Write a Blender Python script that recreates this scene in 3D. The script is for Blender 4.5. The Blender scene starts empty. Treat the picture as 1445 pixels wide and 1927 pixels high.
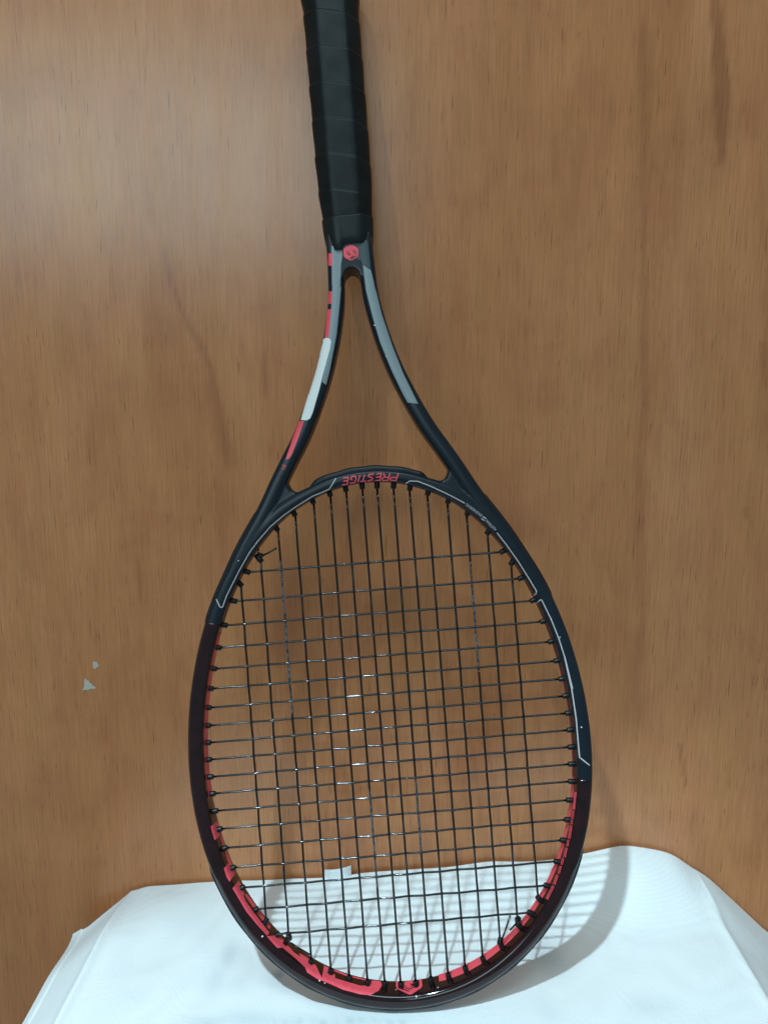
import bpy, bmesh, math, random
import numpy as np
from mathutils import Vector, Matrix, geometry
from mathutils.bvhtree import BVHTree

random.seed(7)
rng = np.random.default_rng(7)
sc = bpy.context.scene
col = sc.collection

# ------------------------------------------------------------------ camera, world, lamps, exposure
PITCH = math.radians(10.0)
FPX = 1456.0                     # focal length in pixels of the 1445 x 1927 photograph
DIST = 0.518                     # metres from the lens to the plane of the strings
CX, CY = 722.5, 963.5
CAM = Vector((0.0, -0.5883, 0.4155))
RIGHT = Vector((1, 0, 0))
DOWN = Vector((0, -math.sin(PITCH), -math.cos(PITCH)))
FWD = Vector((0, math.cos(PITCH), -math.sin(PITCH)))
cd = bpy.data.cameras.new('camera')
cam = bpy.data.objects.new('camera', cd); col.objects.link(cam)
cam.matrix_world = Matrix(((RIGHT.x, -DOWN.x, -FWD.x, CAM.x), (RIGHT.y, -DOWN.y, -FWD.y, CAM.y),
                           (RIGHT.z, -DOWN.z, -FWD.z, CAM.z), (0, 0, 0, 1)))
cd.sensor_fit = 'VERTICAL'; cd.sensor_height = 24.0
cd.lens = FPX * 24.0 / 1927.0
cd.clip_start = 0.01; cd.clip_end = 50
sc.camera = cam

world = bpy.data.worlds.new('World'); sc.world = world; world.use_nodes = True
bg = world.node_tree.nodes['Background']
bg.inputs['Color'].default_value = (0.72, 0.98, 1.06, 1)
bg.inputs['Strength'].default_value = 0.22

def area_lamp(name, loc, target, shape, sx, sy, power, color):
    ld = bpy.data.lights.new(name, 'AREA'); ld.shape = shape; ld.size = sx
    if shape in ('RECTANGLE', 'ELLIPSE'): ld.size_y = sy
    ld.energy = power; ld.color = color
    o = bpy.data.objects.new(name, ld); col.objects.link(o)
    d = (Vector(target) - Vector(loc)).normalized()
    o.location = loc; o.rotation_euler = d.to_track_quat('-Z', 'Y').to_euler()
    return o
# the ceiling lamp up to the left behind the viewer; then added lamps for glints, sheen and fill
sl = bpy.data.lights.new('spot_lamp', 'SPOT'); sl.energy = 84.0; sl.color = (0.67, 0.97, 1.10); sl.shadow_soft_size = 0.028
sl.spot_size = math.radians(45); sl.spot_blend = 0.27
so = bpy.data.objects.new('spot_lamp', sl); col.objects.link(so); so.location = (-0.44, -0.92, 1.66)
so.rotation_euler = (Vector((0.05, -0.66, 0.0)) - so.location).to_track_quat('-Z', 'Y').to_euler()
bl = bpy.data.lights.new('glint_lamp', 'POINT'); bl.energy = 11.5; bl.color = (0.67, 0.97, 1.10); bl.shadow_soft_size = 0.0045  # tiny lamp added at the spot's place, for glints on the strings
bo = bpy.data.objects.new('glint_lamp', bl); col.objects.link(bo); bo.location = (-0.44, -0.92, 1.66)
area_lamp('sheen_lamp', (-0.86, -2.0, 1.10), (-0.86, 0.0, 1.10), 'RECTANGLE', 1.60, 0.60, 12.0, (0.76, 1.0, 1.06))  # added area lamp standing in for the unseen bright room: wood sheen, frontal fill
area_lamp('fill_lamp', (0.1, -1.15, 2.15), (0.0, 0.0, 0.2), 'RECTANGLE', 0.9, 0.45, 10.0, (0.72, 0.98, 1.06))  # added overhead fill, set so its reflection stays out of view

sc.view_settings.view_transform = 'Standard'; sc.view_settings.look = 'None'
sc.view_settings.exposure = 0.17; sc.view_settings.gamma = 1.0; sc.view_settings.use_curve_mapping = False

# ------------------------------------------------------------------ racket frame of reference (metres, local)
ROLL = math.radians(4.55)
S = FPX / DIST
OX, OY = 731.193, 1382.2         # centre of the string bed in the photograph
UIM = np.array([math.cos(ROLL), -math.sin(ROLL)])
VIM = np.array([-math.sin(ROLL), -math.cos(ROLL)])
VBASE = -0.1795                  # v of the contact point under the hoop
def px2uv(p):
    d = (np.array(p, float) - [OX, OY]) / S
    return np.array([d @ UIM, d @ VIM])
CAM_UV = px2uv((CX, CY))
CAML = Vector((CAM_UV[0], CAM_UV[1], DIST))
Uw = RIGHT * float(UIM[0]) + DOWN * float(UIM[1])
Vw = RIGHT * float(VIM[0]) + DOWN * float(VIM[1])
Ww = -FWD
ORG = CAM + FWD * DIST + RIGHT * ((OX - CX) / S) + DOWN * ((OY - CY) / S)
BASE = ORG + Vw * VBASE
def mvec(u, v, w): return (u, v - VBASE, w)      # local coordinates of a point of the racket

# ------------------------------------------------------------------ helpers
def link(o, parent=None):
    col.objects.link(o)
    if parent is not None: o.parent = parent
    return o
def mesh_obj(name, verts, faces, mat, parent=None, smooth=True, mats=None, fm=None):
    me = bpy.data.meshes.new(name)
    me.from_pydata([tuple(v) for v in verts], [], faces)
    for m in (mats or [mat]): me.materials.append(m)
    if fm is not None: me.polygons.foreach_set('material_index', np.array(fm, dtype=np.int32))
    if smooth: me.polygons.foreach_set('use_smooth', np.ones(len(me.polygons), dtype=bool))
    me.update()
    return link(bpy.data.objects.new(name, me), parent)
def tag(o, label=None, cat=None, group=None, kind=None):
    for k, v in (('label', label), ('category', cat), ('group', group), ('kind', kind)):
        if v: o[k] = v
    return o

def mat(name, base, rough=0.5, spec=0.5, coat=0.0, coat_rough=0.1, metal=0.0, build=None):
    m = bpy.data.materials.new(name); m.use_nodes = True
    nt = m.node_tree; b = nt.nodes['Principled BSDF']
    b.inputs['Base Color'].default_value = (*base, 1)
    b.inputs['Roughness'].default_value = rough
    b.inputs['Specular IOR Level'].default_value = spec
    b.inputs['Coat Weight'].default_value = coat
    b.inputs['Coat Roughness'].default_value = coat_rough
    b.inputs['Metallic'].default_value = metal
    if build: build(nt, b)
    return m
def N(nt, t, **kw):
    n = nt.nodes.new(t)
    for k, v in kw.items():
        if k.startswith('i_'): n.inputs[k[2:].replace('_', ' ')].default_value = v
        else: setattr(n, k, v)
    return n
def noise(nt, scale_vec, scale=1.0, detail=4, rough=0.55, dist=0.0, coord='Object'):
    tc = N(nt, 'ShaderNodeTexCoord'); mp = N(nt, 'ShaderNodeMapping')
    mp.inputs['Scale'].default_value = scale_vec
    nt.links.new(tc.outputs[coord], mp.inputs['Vector'])
    n = N(nt, 'ShaderNodeTexNoise'); n.inputs['Scale'].default_value = scale
    n.inputs['Detail'].default_value = detail; n.inputs['Roughness'].default_value = rough
    n.inputs['Distortion'].default_value = dist
    nt.links.new(mp.outputs['Vector'], n.inputs['Vector'])
    return n.outputs['Fac']
def ramp(nt, fac, stops):
    r = N(nt, 'ShaderNodeValToRGB')
    e = r.color_ramp.elements
    while len(e) < len(stops): e.new(0.5)
    for k, (p, c) in enumerate(stops):
        e[k].position = p; e[k].color = (*c, 1) if len(c) == 3 else c
    nt.links.new(fac, r.inputs['Fac'])
    return r.outputs['Color']
def mixc(nt, fac, a, b, mode='MIX'):
    m = N(nt, 'ShaderNodeMix', data_type='RGBA', blend_type=mode)
    for sock, v in ((m.inputs['Factor'], fac), (m.inputs['A'], a), (m.inputs['B'], b)):
        pass
    fs = [s for s in m.inputs if s.name == 'Factor' and s.type == 'VALUE'][0]
    As = [s for s in m.inputs if s.name == 'A' and s.type == 'RGBA'][0]
    Bs = [s for s in m.inputs if s.name == 'B' and s.type == 'RGBA'][0]
    for s, v in ((fs, fac), (As, a), (Bs, b)):
        if isinstance(v, (int, float)): s.default_value = v
        elif isinstance(v, tuple): s.default_value = (*v, 1)
        else: nt.links.new(v, s)
    return [s for s in m.outputs if s.type == 'RGBA'][0]
def bump(nt, b, height, strength, dist):
    bp = N(nt, 'ShaderNodeBump'); bp.inputs['Strength'].default_value = strength
    bp.inputs['Distance'].default_value = dist
    nt.links.new(height, bp.inputs['Height']); nt.links.new(bp.outputs['Normal'], b.inputs['Normal'])
    return bp

# ------------------------------------------------------------------ materials
def b_wood(nt, b):
    fig = noise(nt, (7, 7, 1.7), 1.0, 5, 0.6, 0.8)
    fine = noise(nt, (800, 800, 26), 1.0, 3, 0.6)
    mid = noise(nt, (75, 75, 3.2), 1.0, 4, 0.6, 0.3)
    blot = noise(nt, (17, 17, 11), 1.0, 5, 0.65, 0.4)
    hue = noise(nt, (30, 30, 14), 1.0, 4, 0.6)
    c = ramp(nt, fig, [(0.28, (0.440, 0.162, 0.059)), (0.5, (0.520, 0.208, 0.082)), (0.72, (0.575, 0.245, 0.105))])
    c = mixc(nt, 0.30, c, ramp(nt, mid, [(0.25, (0.74, 0.70, 0.66)), (0.6, (1.0, 1.0, 1.0)), (0.8, (1.08, 1.08, 1.1))]), 'MULTIPLY')
    c = mixc(nt, 0.85, c, ramp(nt, blot, [(0.3, (0.84, 0.78, 0.78)), (0.52, (1, 1, 1)), (0.75, (1.10, 1.13, 1.12))]), 'MULTIPLY')
    c = mixc(nt, 0.45, c, ramp(nt, hue, [(0.3, (1.02, 0.93, 1.04)), (0.5, (1, 1, 1)), (0.7, (0.97, 1.03, 0.92))]), 'MULTIPLY')
    c = mixc(nt, 0.60, c, ramp(nt, fine, [(0.3, (0.74, 0.70, 0.68)), (0.55, (1, 1, 1)), (0.75, (1.12, 1.12, 1.12))]), 'MULTIPLY')
    pores = noise(nt, (900, 900, 44), 1.0, 2, 0.5)
    pm = ramp(nt, pores, [(0.655, (0, 0, 0)), (0.70, (1, 1, 1))])
    c = mixc(nt, pm, c, mixc(nt, 0.75, c, (0.45, 0.40, 0.40), 'MULTIPLY'))
    at = N(nt, 'ShaderNodeAttribute', attribute_name='streak')
    c = mixc(nt, at.outputs['Fac'], c, mixc(nt, 1.0, c, (0.50, 0.40, 0.42), 'MULTIPLY'))
    nt.links.new(c, b.inputs['Base Color'])
    rr = N(nt, 'ShaderNodeMapRange'); rr.inputs['To Min'].default_value = 0.16; rr.inputs['To Max'].default_value = 0.33
    nt.links.new(mid, rr.inputs['Value']); nt.links.new(rr.outputs['Result'], b.inputs['Roughness'])
    bump(nt, b, fine, 0.06, 0.0005)
M_wood = mat('varnished_wood', (0.34, 0.15, 0.06), 0.22, 0.5, build=b_wood)
M_chip = mat('bare_paper', (0.50, 0.44, 0.38), 0.8)

def b_cloth(nt, b):
    tc = N(nt, 'ShaderNodeTexCoord')
    mp = N(nt, 'ShaderNodeMapping'); mp.inputs['Scale'].default_value = (640, 640, 640); mp.inputs['Rotation'].default_value = (0, 0, 0.5)
    nt.links.new(tc.outputs['Object'], mp.inputs['Vector'])
    vo = N(nt, 'ShaderNodeTexVoronoi'); vo.inputs['Scale'].default_value = 1.0; vo.inputs['Randomness'].default_value = 0.12
    nt.links.new(mp.outputs['Vector'], vo.inputs['Vector'])
    fib = noise(nt, (900, 900, 900), 1.0, 3, 0.6)
    at = N(nt, 'ShaderNodeAttribute', attribute_name='grey_marks')
    cl = noise(nt, (9, 9, 9), 1.0, 4, 0.6)
    c = ramp(nt, cl, [(0.3, (0.80, 0.81, 0.82)), (0.7, (0.87, 0.87, 0.87))])
    dots = ramp(nt, vo.outputs['Distance'], [(0.18, (0.88, 0.89, 0.90)), (0.42, (1, 1, 1))])
    c = mixc(nt, 0.8, c, dots, 'MULTIPLY')
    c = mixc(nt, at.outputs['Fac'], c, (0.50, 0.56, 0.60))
    nt.links.new(c, b.inputs['Base Color'])
    ad = N(nt, 'ShaderNodeMath', operation='ADD')
    nt.links.new(vo.outputs['Distance'], ad.inputs[0]); nt.links.new(fib, ad.inputs[1])
    wr = noise(nt, (26, 26, 26), 1.0, 5, 0.62, 1.2)
    b1 = bump(nt, b, ad.outputs[0], 0.22, 0.0003)
    b2 = N(nt, 'ShaderNodeBump'); b2.inputs['Strength'].default_value = 0.40; b2.inputs['Distance'].default_value = 0.0020
    nt.links.new(wr, b2.inputs['Height']); nt.links.new(b2.outputs['Normal'], b1.inputs['Normal'])
M_cloth = mat('white_nonwoven', (0.84, 0.84, 0.84), 0.9, 0.15, build=b_cloth)

def b_navy(nt, b):
    n = noise(nt, (60, 60, 60), 1.0, 4, 0.6)
    nt.links.new(ramp(nt, n, [(0.3, (0.0045, 0.0095, 0.016)), (0.7, (0.0065, 0.0135, 0.022))]), b.inputs['Base Color'])
    sp = noise(nt, (2600, 2600, 2600), 1.0, 2, 0.5)
    rr = N(nt, 'ShaderNodeMapRange'); rr.inputs['To Min'].default_value = 0.27; rr.inputs['To Max'].default_value = 0.40
    nt.links.new(sp, rr.inputs['Value']); nt.links.new(rr.outputs['Result'], b.inputs['Roughness'])
M_navy = mat('navy_satin_paint', (0.006, 0.012, 0.02), 0.33, 0.34, build=b_navy)
def b_maroon(nt, b):
    n = noise(nt, (90, 90, 90), 1.0, 5, 0.65)
    nt.links.new(ramp(nt, n, [(0.3, (0.006, 0.0020, 0.0028)), (0.7, (0.021, 0.0042, 0.0062))]), b.inputs['Base Color'])
    s = noise(nt, (300, 300, 300), 1.0, 4, 0.7)
    rr = N(nt, 'ShaderNodeMapRange'); rr.inputs['To Min'].default_value = 0.05; rr.inputs['To Max'].default_value = 0.13
    nt.links.new(s, rr.inputs['Value']); nt.links.new(rr.outputs['Result'], b.inputs['Roughness'])
M_maroon = mat('maroon_black_gloss', (0.015, 0.006, 0.008), 0.16, 0.45, coat=0.15, coat_rough=0.06, build=b_maroon)
def b_pink(nt, b):
    n = noise(nt, (400, 400, 400), 1.0, 5, 0.7)
    nt.links.new(ramp(nt, n, [(0.25, (0.76, 0.070, 0.100)), (0.5, (0.90, 0.088, 0.125)), (0.8, (0.94, 0.105, 0.145))]), b.inputs['Base Color'])
M_pink = mat('coral_red_print', (0.7, 0.068, 0.105), 0.4, 0.4, build=b_pink)
M_pinkdim = mat('worn_coral_paint', (0.46, 0.070, 0.075), 0.5, 0.4)
M_darkred = mat('dark_red_print', (0.20, 0.010, 0.022), 0.4)
M_line = mat('silver_print', (0.52, 0.46, 0.46), 0.45)
M_grey = mat('steel_grey_print', (0.235, 0.275, 0.290), 0.42, 0.5)
M_teal = mat('dark_teal_print', (0.030, 0.052, 0.060), 0.42, 0.5)
M_orange = mat('rust_print', (0.36, 0.07, 0.045), 0.5)
M_sticker = mat('white_label', (0.80, 0.80, 0.78), 0.55)
M_chipw = mat('paint_chip_white', (0.75, 0.75, 0.75), 0.6)
M_black = mat('black_plastic', (0.006, 0.0075, 0.009), 0.36, 0.28)
def b_bump(nt, b):
    n = noise(nt, (250, 250, 250), 1.0, 5, 0.7)
    nt.links.new(ramp(nt, n, [(0.3, (0.006, 0.010, 0.015)), (0.75, (0.018, 0.026, 0.036))]), b.inputs['Base Color'])
    bump(nt, b, n, 0.15, 0.0004)
M_bumper = mat('scuffed_bumper_plastic', (0.02, 0.026, 0.034), 0.42, 0.5, build=b_bump)
def b_grip(nt, b):
    n = noise(nt, (60, 60, 60), 1.0, 5, 0.65)
    nt.links.new(ramp(nt, n, [(0.3, (0.0022, 0.0034, 0.0038)), (0.7, (0.0070, 0.0100, 0.0112))]), b.inputs['Base Color'])
    f = noise(nt, (1400, 1400, 1400), 1.0, 3, 0.6)
    rr = N(nt, 'ShaderNodeMapRange'); rr.inputs['To Min'].default_value = 0.36; rr.inputs['To Max'].default_value = 0.54
    nt.links.new(n, rr.inputs['Value']); nt.links.new(rr.outputs['Result'], b.inputs['Roughness'])
    bump(nt, b, f, 0.25, 0.0002)
M_grip = mat('black_overgrip', (0.006, 0.008, 0.008), 0.45, 0.22, build=b_grip)
M_tape = mat('black_finishing_tape', (0.0075, 0.011, 0.0125), 0.42, 0.25)
M_string = mat('black_polyester_string', (0.003, 0.0034, 0.0038), 0.12, 0.55)
def b_worn(nt, b):
    n = noise(nt, (520, 520, 520), 1.0, 3, 0.7)
    nt.links.new(ramp(nt, n, [(0.46, (0.012, 0.013, 0.014)), (0.56, (0.11, 0.115, 0.13))]), b.inputs['Base Color'])
M_worn = mat('worn_string_print', (0.1, 0.1, 0.1), 0.4, 0.5, build=b_worn)

# ------------------------------------------------------------------ wooden panel behind (setting)
def gauss(d, s): return np.exp(-0.5 * (d / s) ** 2)
NX, NZ = 421, 501
xs = np.linspace(-0.62, 0.62, NX); zs = np.linspace(-0.62, 0.98, NZ)
XX, ZZ = np.meshgrid(xs, zs)
def wall_px(p):
    r = (RIGHT * ((p[0] - CX) / FPX) + DOWN * ((p[1] - CY) / FPX) + FWD)
    k = -CAM.y / r.y
    q = CAM + r * k
    return q.x, q.z
streak = np.zeros_like(XX)
def add_streak(pts, widths, amp, soft=0.6):
    q = np.array([wall_px(p) for p in pts]); w = np.array(widths) / 2300.0
    order = np.argsort(q[:, 1])
    z = ZZ[:, 0]
    xc = np.interp(z, q[order, 1], q[order, 0]); ww = np.interp(z, q[order, 1], w[order])
    ww = np.maximum(ww, 1e-5)
    inside = np.clip((z - q[:, 1].min()) / 0.022, 0, 1) * np.clip((q[:, 1].max() - z) / 0.022, 0, 1) if q[:, 1].max() - q[:, 1].min() > 0.06 else ((z >= q[:, 1].min()) & (z <= q[:, 1].max())) * 1.0
    d = np.abs(XX - xc[:, None]) / ww[:, None]
    m = np.clip((1 + soft - d) / (2 * soft), 0, 1) * inside[:, None]
    m = m * m * (3 - 2 * m)
    np.maximum(streak, m * amp, out=streak)
add_streak([(1340, -80), (1346, 0), (1351, 90), (1358, 170), (1357, 240), (1355, 300), (1356, 345)], [8, 8, 10, 15, 10, 6, 1], 0.55, 0.25)
add_streak([(1207, 0), (1213, 150), (1212, 300), (1210, 470), (1209, 600), (1212, 760), (1204, 900), (1203, 1080), (1208, 1180), (1196, 1260), (1190, 1400)], [6, 10, 6, 4, 6, 6, 7, 9, 6, 14, 22], 0.33, 1.0)
add_streak([(300, 440), (322, 530), (345, 590), (378, 650), (398, 700), (415, 790), (432, 900)], [8, 3, 4, 7, 6, 10, 16], 0.42, 0.9)
add_streak([(262, 300), (285, 400), (308, 470)], [2, 8, 4], 0.25, 0.9)
add_streak([(257, 1050), (262, 1095), (266, 1135)], [2, 4, 1], 0.40, 0.8)
add_streak([(1278, 1390), (1284, 1440), (1290, 1480)], [2, 5, 2], 0.45, 0.6)
add_streak([(535, 1030), (545, 1130), (535, 1220), (545, 1290)], [16, 26, 22, 6], 0.35, 1.0)
add_streak([(497, 660), (500, 720), (497, 760)], [2, 5, 2], 0.35, 0.9)
add_streak([(576, 690), (590, 780), (590, 860)], [3, 12, 4], 0.22, 1.0)
add_streak([(905, 665), (908, 690), (904, 715)], [2, 4, 2], 0.3, 0.9)
add_streak([(1402, 955), (1405, 980)], [5, 5], 0.3, 0.9)
add_streak([(1435, 640), (1438, 730)], [7, 4], 0.3, 0.9)
add_streak([(832, 1230), (836, 1265), (834, 1290)], [2, 6, 2], 0.35, 0.9)
add_streak([(1300, 1500), (1312, 1580), (1322, 1650)], [20, 16, 20], 0.18, 1.0)
add_streak([(650, 1450), (655, 1530)], [8, 6], 0.3, 1.0)
for _ in range(46):
    x0, y0 = rng.uniform(0, 1445), rng.uniform(-60, 1700); L = rng.uniform(20, 90)
    add_streak([(x0, y0), (x0 + rng.uniform(-3, 5), y0 + L * 0.5), (x0 + rng.uniform(-3, 7), y0 + L)], [1, rng.uniform(1.5, 4), 1], rng.uniform(0.08, 0.2), 0.9)
wv = np.stack([XX.ravel(), np.zeros(XX.size), ZZ.ravel()], 1)
wf = [(j * NX + i, j * NX + i + 1, (j + 1) * NX + i + 1, (j + 1) * NX + i) for j in range(NZ - 1) for i in range(NX - 1)]
nb = len(wv)
# closed slab: back corners
X0, X1, Z0, Z1 = xs[0], xs[-1], zs[0], zs[-1]
wv = list(map(tuple, wv)) + [(X0, 0.018, Z0), (X1, 0.018, Z0), (X1, 0.018, Z1), (X0, 0.018, Z1)]
wf += [(nb + 3, nb + 2, nb + 1, nb), tuple(range(NX - 1, -1, -1)) + (nb, nb + 1),
       tuple((NZ - 1) * NX + i for i in range(NX)) + (nb + 2, nb + 3),
       tuple(j * NX for j in range(NZ)) + (nb + 3, nb), tuple(j * NX + NX - 1 for j in range(NZ - 1, -1, -1)) + (nb + 1, nb + 2)]
panel = mesh_obj('wood_panel', wv, wf, M_wood, smooth=False)
at = panel.data.attributes.new('streak', 'FLOAT', 'POINT')
at.data.foreach_set('value', np.concatenate([streak.ravel(), np.zeros(4)]).astype(np.float32))
tag(panel, 'brown varnished wooden panel standing upright behind the racket', 'wood panel')
def chip(pts, label):
    q = [wall_px(p) for p in pts]; n = len(q)
    cxm = sum(a for a, _ in q) / n; czm = sum(b for _, b in q) / n
    v = [(a, -0.0002, b) for a, b in q] + [(cxm + (a - cxm) * .9, -0.0006, czm + (b - czm) * .9) for a, b in q]
    f = [tuple(range(n, 2 * n))] + [(i, (i + 1) % n, n + (i + 1) % n, n + i) for i in range(n)]
    o = mesh_obj('paint_chip', v, f, M_chip, panel, smooth=False)
    o['label'] = label
chip([(175, 1247), (177, 1244.5), (180, 1245.5), (183, 1244), (184, 1248), (187.5, 1251), (186, 1255), (183, 1256), (179, 1259.5), (177.5, 1257), (175, 1256), (176, 1251)], 'small rounded white chip on the wood')
chip([(160, 1277), (162, 1276), (164, 1279.5), (168, 1281), (170, 1284.5), (174, 1287), (175.5, 1290), (180, 1292), (183, 1295), (178, 1296.5), (172, 1296), (166, 1299), (161, 1298), (155.5, 1300.5), (157, 1296), (159, 1291), (158.5, 1285)], 'larger triangular white chip on the wood')

# ------------------------------------------------------------------ cloth under the racket
XL, XR = -0.2125, 0.2585                       # seams where the top turns down the sides
back = [(-0.2300, -0.0200), (-0.2201, -0.0092), (-0.2111, -0.0068), (-0.174, -0.0047), (-0.1414, -0.0032), (-0.1209, -0.0008), (-0.0857, -0.0003),
        (-0.0634, 0.0002), (-0.05, 0.0012), (-0.035, 0.0035), (-0.0189, 0.0060), (0.0104, 0.0071), (0.0313, 0.0101), (0.0619, 0.012), (0.0884, 0.0160),
        (0.1265, 0.0169), (0.1398, 0.0174), (0.1626, 0.0218), (0.18, 0.0272), (0.1974, 0.0325), (0.213, 0.0296), (0.2377, 0.0238),
        (0.2469, 0.0189), (0.2516, 0.0140), (0.2702, 0.0027), (0.30, -0.026), (0.33, -0.055)]
bx = np.linspace(-0.27, 0.36, 316); bz = np.interp(bx, [b[0] for b in back], [b[1] for b in back])
kk = np.exp(-0.5 * (np.arange(-9, 10) / 3.0) ** 2); kk /= kk.sum()
bz = np.convolve(np.pad(bz, 9, mode='edge'), kk, mode='valid') - 0.0042 * np.exp(-((bx + 0.2125) / 0.011) ** 2)
def cloth_grid():
    nx, ny = 300, 150
    s = np.linspace(0, 1, nx); t = np.linspace(0, 1, ny)
    V = np.zeros((ny, nx, 3)); grey_marks = np.zeros((ny, nx))
    # profile across: left hem - left slope - seam - top - seam - right slope
    xs_ = np.concatenate([np.linspace(-0.262, -0.256, 6, endpoint=False), np.linspace(-0.256, XL, 40, endpoint=False),
                          np.linspace(XL, XR, nx - 106, endpoint=False), np.linspace(XR, 0.345, 60)])
    w1 = rng.normal(size=(5, 4))
    for j in range(ny):
        y = -0.003 - 0.36 * (t[j] ** 1.25)
        f = math.exp(-(-y - 0.003) / 0.030)                    # blend from the rear edge into the flat top
        f2 = max(0.0, 1 - (-y) / 0.075); f2 = f2 * f2 * (3 - 2 * f2)
        for i in range(nx):
            x = xs_[i]
            zb = float(np.interp(x, bx, bz))
            # top
            top = zb * f2 + 0.0008 * math.sin(x * 41 + y * 23) * (1 - f2) + 0.0006 * math.sin(x * 83 - y * 61 + 1)
            z = top
            if x < XL:
                dl = XL - x
                ridge = 0.0025 * min(1, -y / 0.03) * math.exp(-((x - XL) / 0.005) ** 2)
                z = float(np.interp(XL, bx, bz)) * f2 - dl * (0.62 + 0.25 * (1 - f)) + ridge
                if x < -0.256: z -= (-0.256 - x) * 6.0
                elif x < -0.248: z += 0.0014
            elif x > XR:
                dr = x - XR
                ridge = 0.0015 * math.exp(-((x - XR) / 0.005) ** 2)
                zz = 0.010 * f2 - dr * 0.72 - dr * dr * 3.5 + ridge
                z = zb * f2 + zz * (1 - f2) if f2 > 0 else zz
            else:
                z += 0.0022 * min(1, -y / 0.03) * (math.exp(-((x - XL) / 0.004) ** 2) + 0.7 * math.exp(-((x - XR) / 0.005) ** 2))
                # a soft tented ridge running forward from the high point at the wall
                z += 0.010 * math.exp(-((x - (0.20 - 0.25 * y * 0)) / 0.05) ** 2) * math.exp(-((-y) / 0.10) ** 2) * (1 - f2) * 0.6
            # front drop
            if y < -0.24: z -= 2.2 * (-0.24 - y) ** 1.4
            yy = y
            if x < XL: yy = y - 0.018 * min(1, (XL - x) / 0.03) * f
            V[j, i] = (x, yy, z)
    return V
V = cloth_grid(); ny, nx = V.shape[:2]
# broad, gentle folds
fx = V[:, :, 0]; fy = V[:, :, 1]
V[:, :, 2] += 0.0007 * np.sin(fx * 19 + 3 * np.sin(fy * 21)) * np.clip((-fy) / 0.03, 0, 1)
near = gauss(fx - 0.0177, 0.05) * gauss(fy + 0.134, 0.035)
V[:, :, 2] = V[:, :, 2] * (1 - near) + (-0.0006) * near       # pressed flat where the racket stands
# skirts down the outside so that the cover is a closed draped body
def cloth_px(p):
    r = (RIGHT * ((p[0] - CX) / FPX) + DOWN * ((p[1] - CY) / FPX) + FWD); k = -CAM.z / r.z
    q = CAM + r * k; return q.x, q.y
grey_marks = np.zeros((ny, nx))
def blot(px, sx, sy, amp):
    x, y = cloth_px(px); np.maximum(grey_marks, 2.3 * amp * gauss(fx - x, sx) * gauss(fy - y, sy), out=grey_marks)
for p in [((430, 1800), .004, .010, .20), ((408, 1842), .006, .010, .18), ((440, 1850), .010, .006, .12), ((525, 1838), .0030, .003, .45),
          ((530, 1850), .012, .006, .15), ((400, 1920), .014, .004, .16), ((470, 1915), .016, .005, .22), ((540, 1918), .012, .004, .15),
          ((700, 1920), .02, .004, .12), ((1030, 1905), .006, .010, .10), ((1230, 1895), .012, .005, .10), ((1032, 1803), .009, .010, .26),  # last entry here: one more darker grey patch at the right
          ((790, 1745), .010, .012, .08)]: blot(*p)
for k in range(16):                                            # blurred remains of print showing through along the front
    blot((395 + k * 24 + rng.uniform(-4, 4), 1921 + rng.uniform(-5, 5)), .0022, .0025, rng.uniform(.12, .3))
vv = [tuple(p) for p in V.reshape(-1, 3)]; st = list(grey_marks.ravel())
ff = [(j * nx + i, (j + 1) * nx + i, (j + 1) * nx + i + 1, j * nx + i + 1) for j in range(ny - 1) for i in range(nx - 1)]
ring = [(0, i) for i in range(nx)] + [(j, nx - 1) for j in range(1, ny)] + [(ny - 1, i) for i in range(nx - 2, -1, -1)] + [(j, 0) for j in range(ny - 2, 0, -1)]
prev = [j * nx + i for j, i in ring]
for zl, gx in ((-0.10, 0.0), (-0.25, 0.004), (-0.50, 0.008)):
    cur = []
    for k, (j, i) in enumerate(ring):
        x, y, z = V[j, i]
        cur.append(len(vv))
        vv.append((x + (gx * (1 if x > 0 else -1)), min(y - (gx * 0.6 if j > 0 else 0), -0.0015), min(zl, z + zl * 0.5))); st.append(0)
    n = len(cur)
    ff += [(prev[k], prev[(k + 1) % n], cur[(k + 1) % n], cur[k]) for k in range(n)]
    prev = cur
ff.append(tuple(prev))
cloth = mesh_obj('white_cloth', vv, ff, M_cloth)
a_ = cloth.data.attributes.new('grey_marks', 'FLOAT', 'POINT'); a_.data.foreach_set('value', np.array(st, dtype=np.float32))
tag(cloth, 'white non-woven cloth cover pushed against the wood, racket standing on it', 'cloth')
def flap(pts, bend):
    q = [wall_px(p) for p in pts]
    (ax, az), (bx_, bz_), (cx_, cz_), (dx, dz) = q            # bottom-left, top-left, top-right, bottom-right
    v = []; n = 6
    for k in range(n + 1):
        t = k / n
        for s_ in range(7):
            s = s_ / 6
            x = (1 - s) * ((1 - t) * ax + t * bx_) + s * ((1 - t) * dx + t * cx_)
            z = (1 - s) * ((1 - t) * az + t * bz_) + s * ((1 - t) * dz + t * cz_)
            v.append((x, -0.0035 - bend * math.sin(s * 2.6) * t - 0.001 * (1 - t), z - 0.004 * (1 - t)))
    f = [(k * 7 + s, k * 7 + s + 1, (k + 1) * 7 + s + 1, (k + 1) * 7 + s) for k in range(n) for s in range(6)]
    o = mesh_obj('flap', v, f, M_cloth, cloth)
    md = o.modifiers.new('thick', 'SOLIDIFY'); md.thickness = 0.0006
    return o
flap([(611, 1658), (611.6, 1632), (661, 1622), (663, 1655)], 0.003)['label'] = 'square white cloth tab standing up at the wood, left one'
flap([(921, 1634), (922, 1624), (975, 1621), (976, 1634)], 0.001)['label'] = 'low white cloth tab at the wood, right one'

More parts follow.
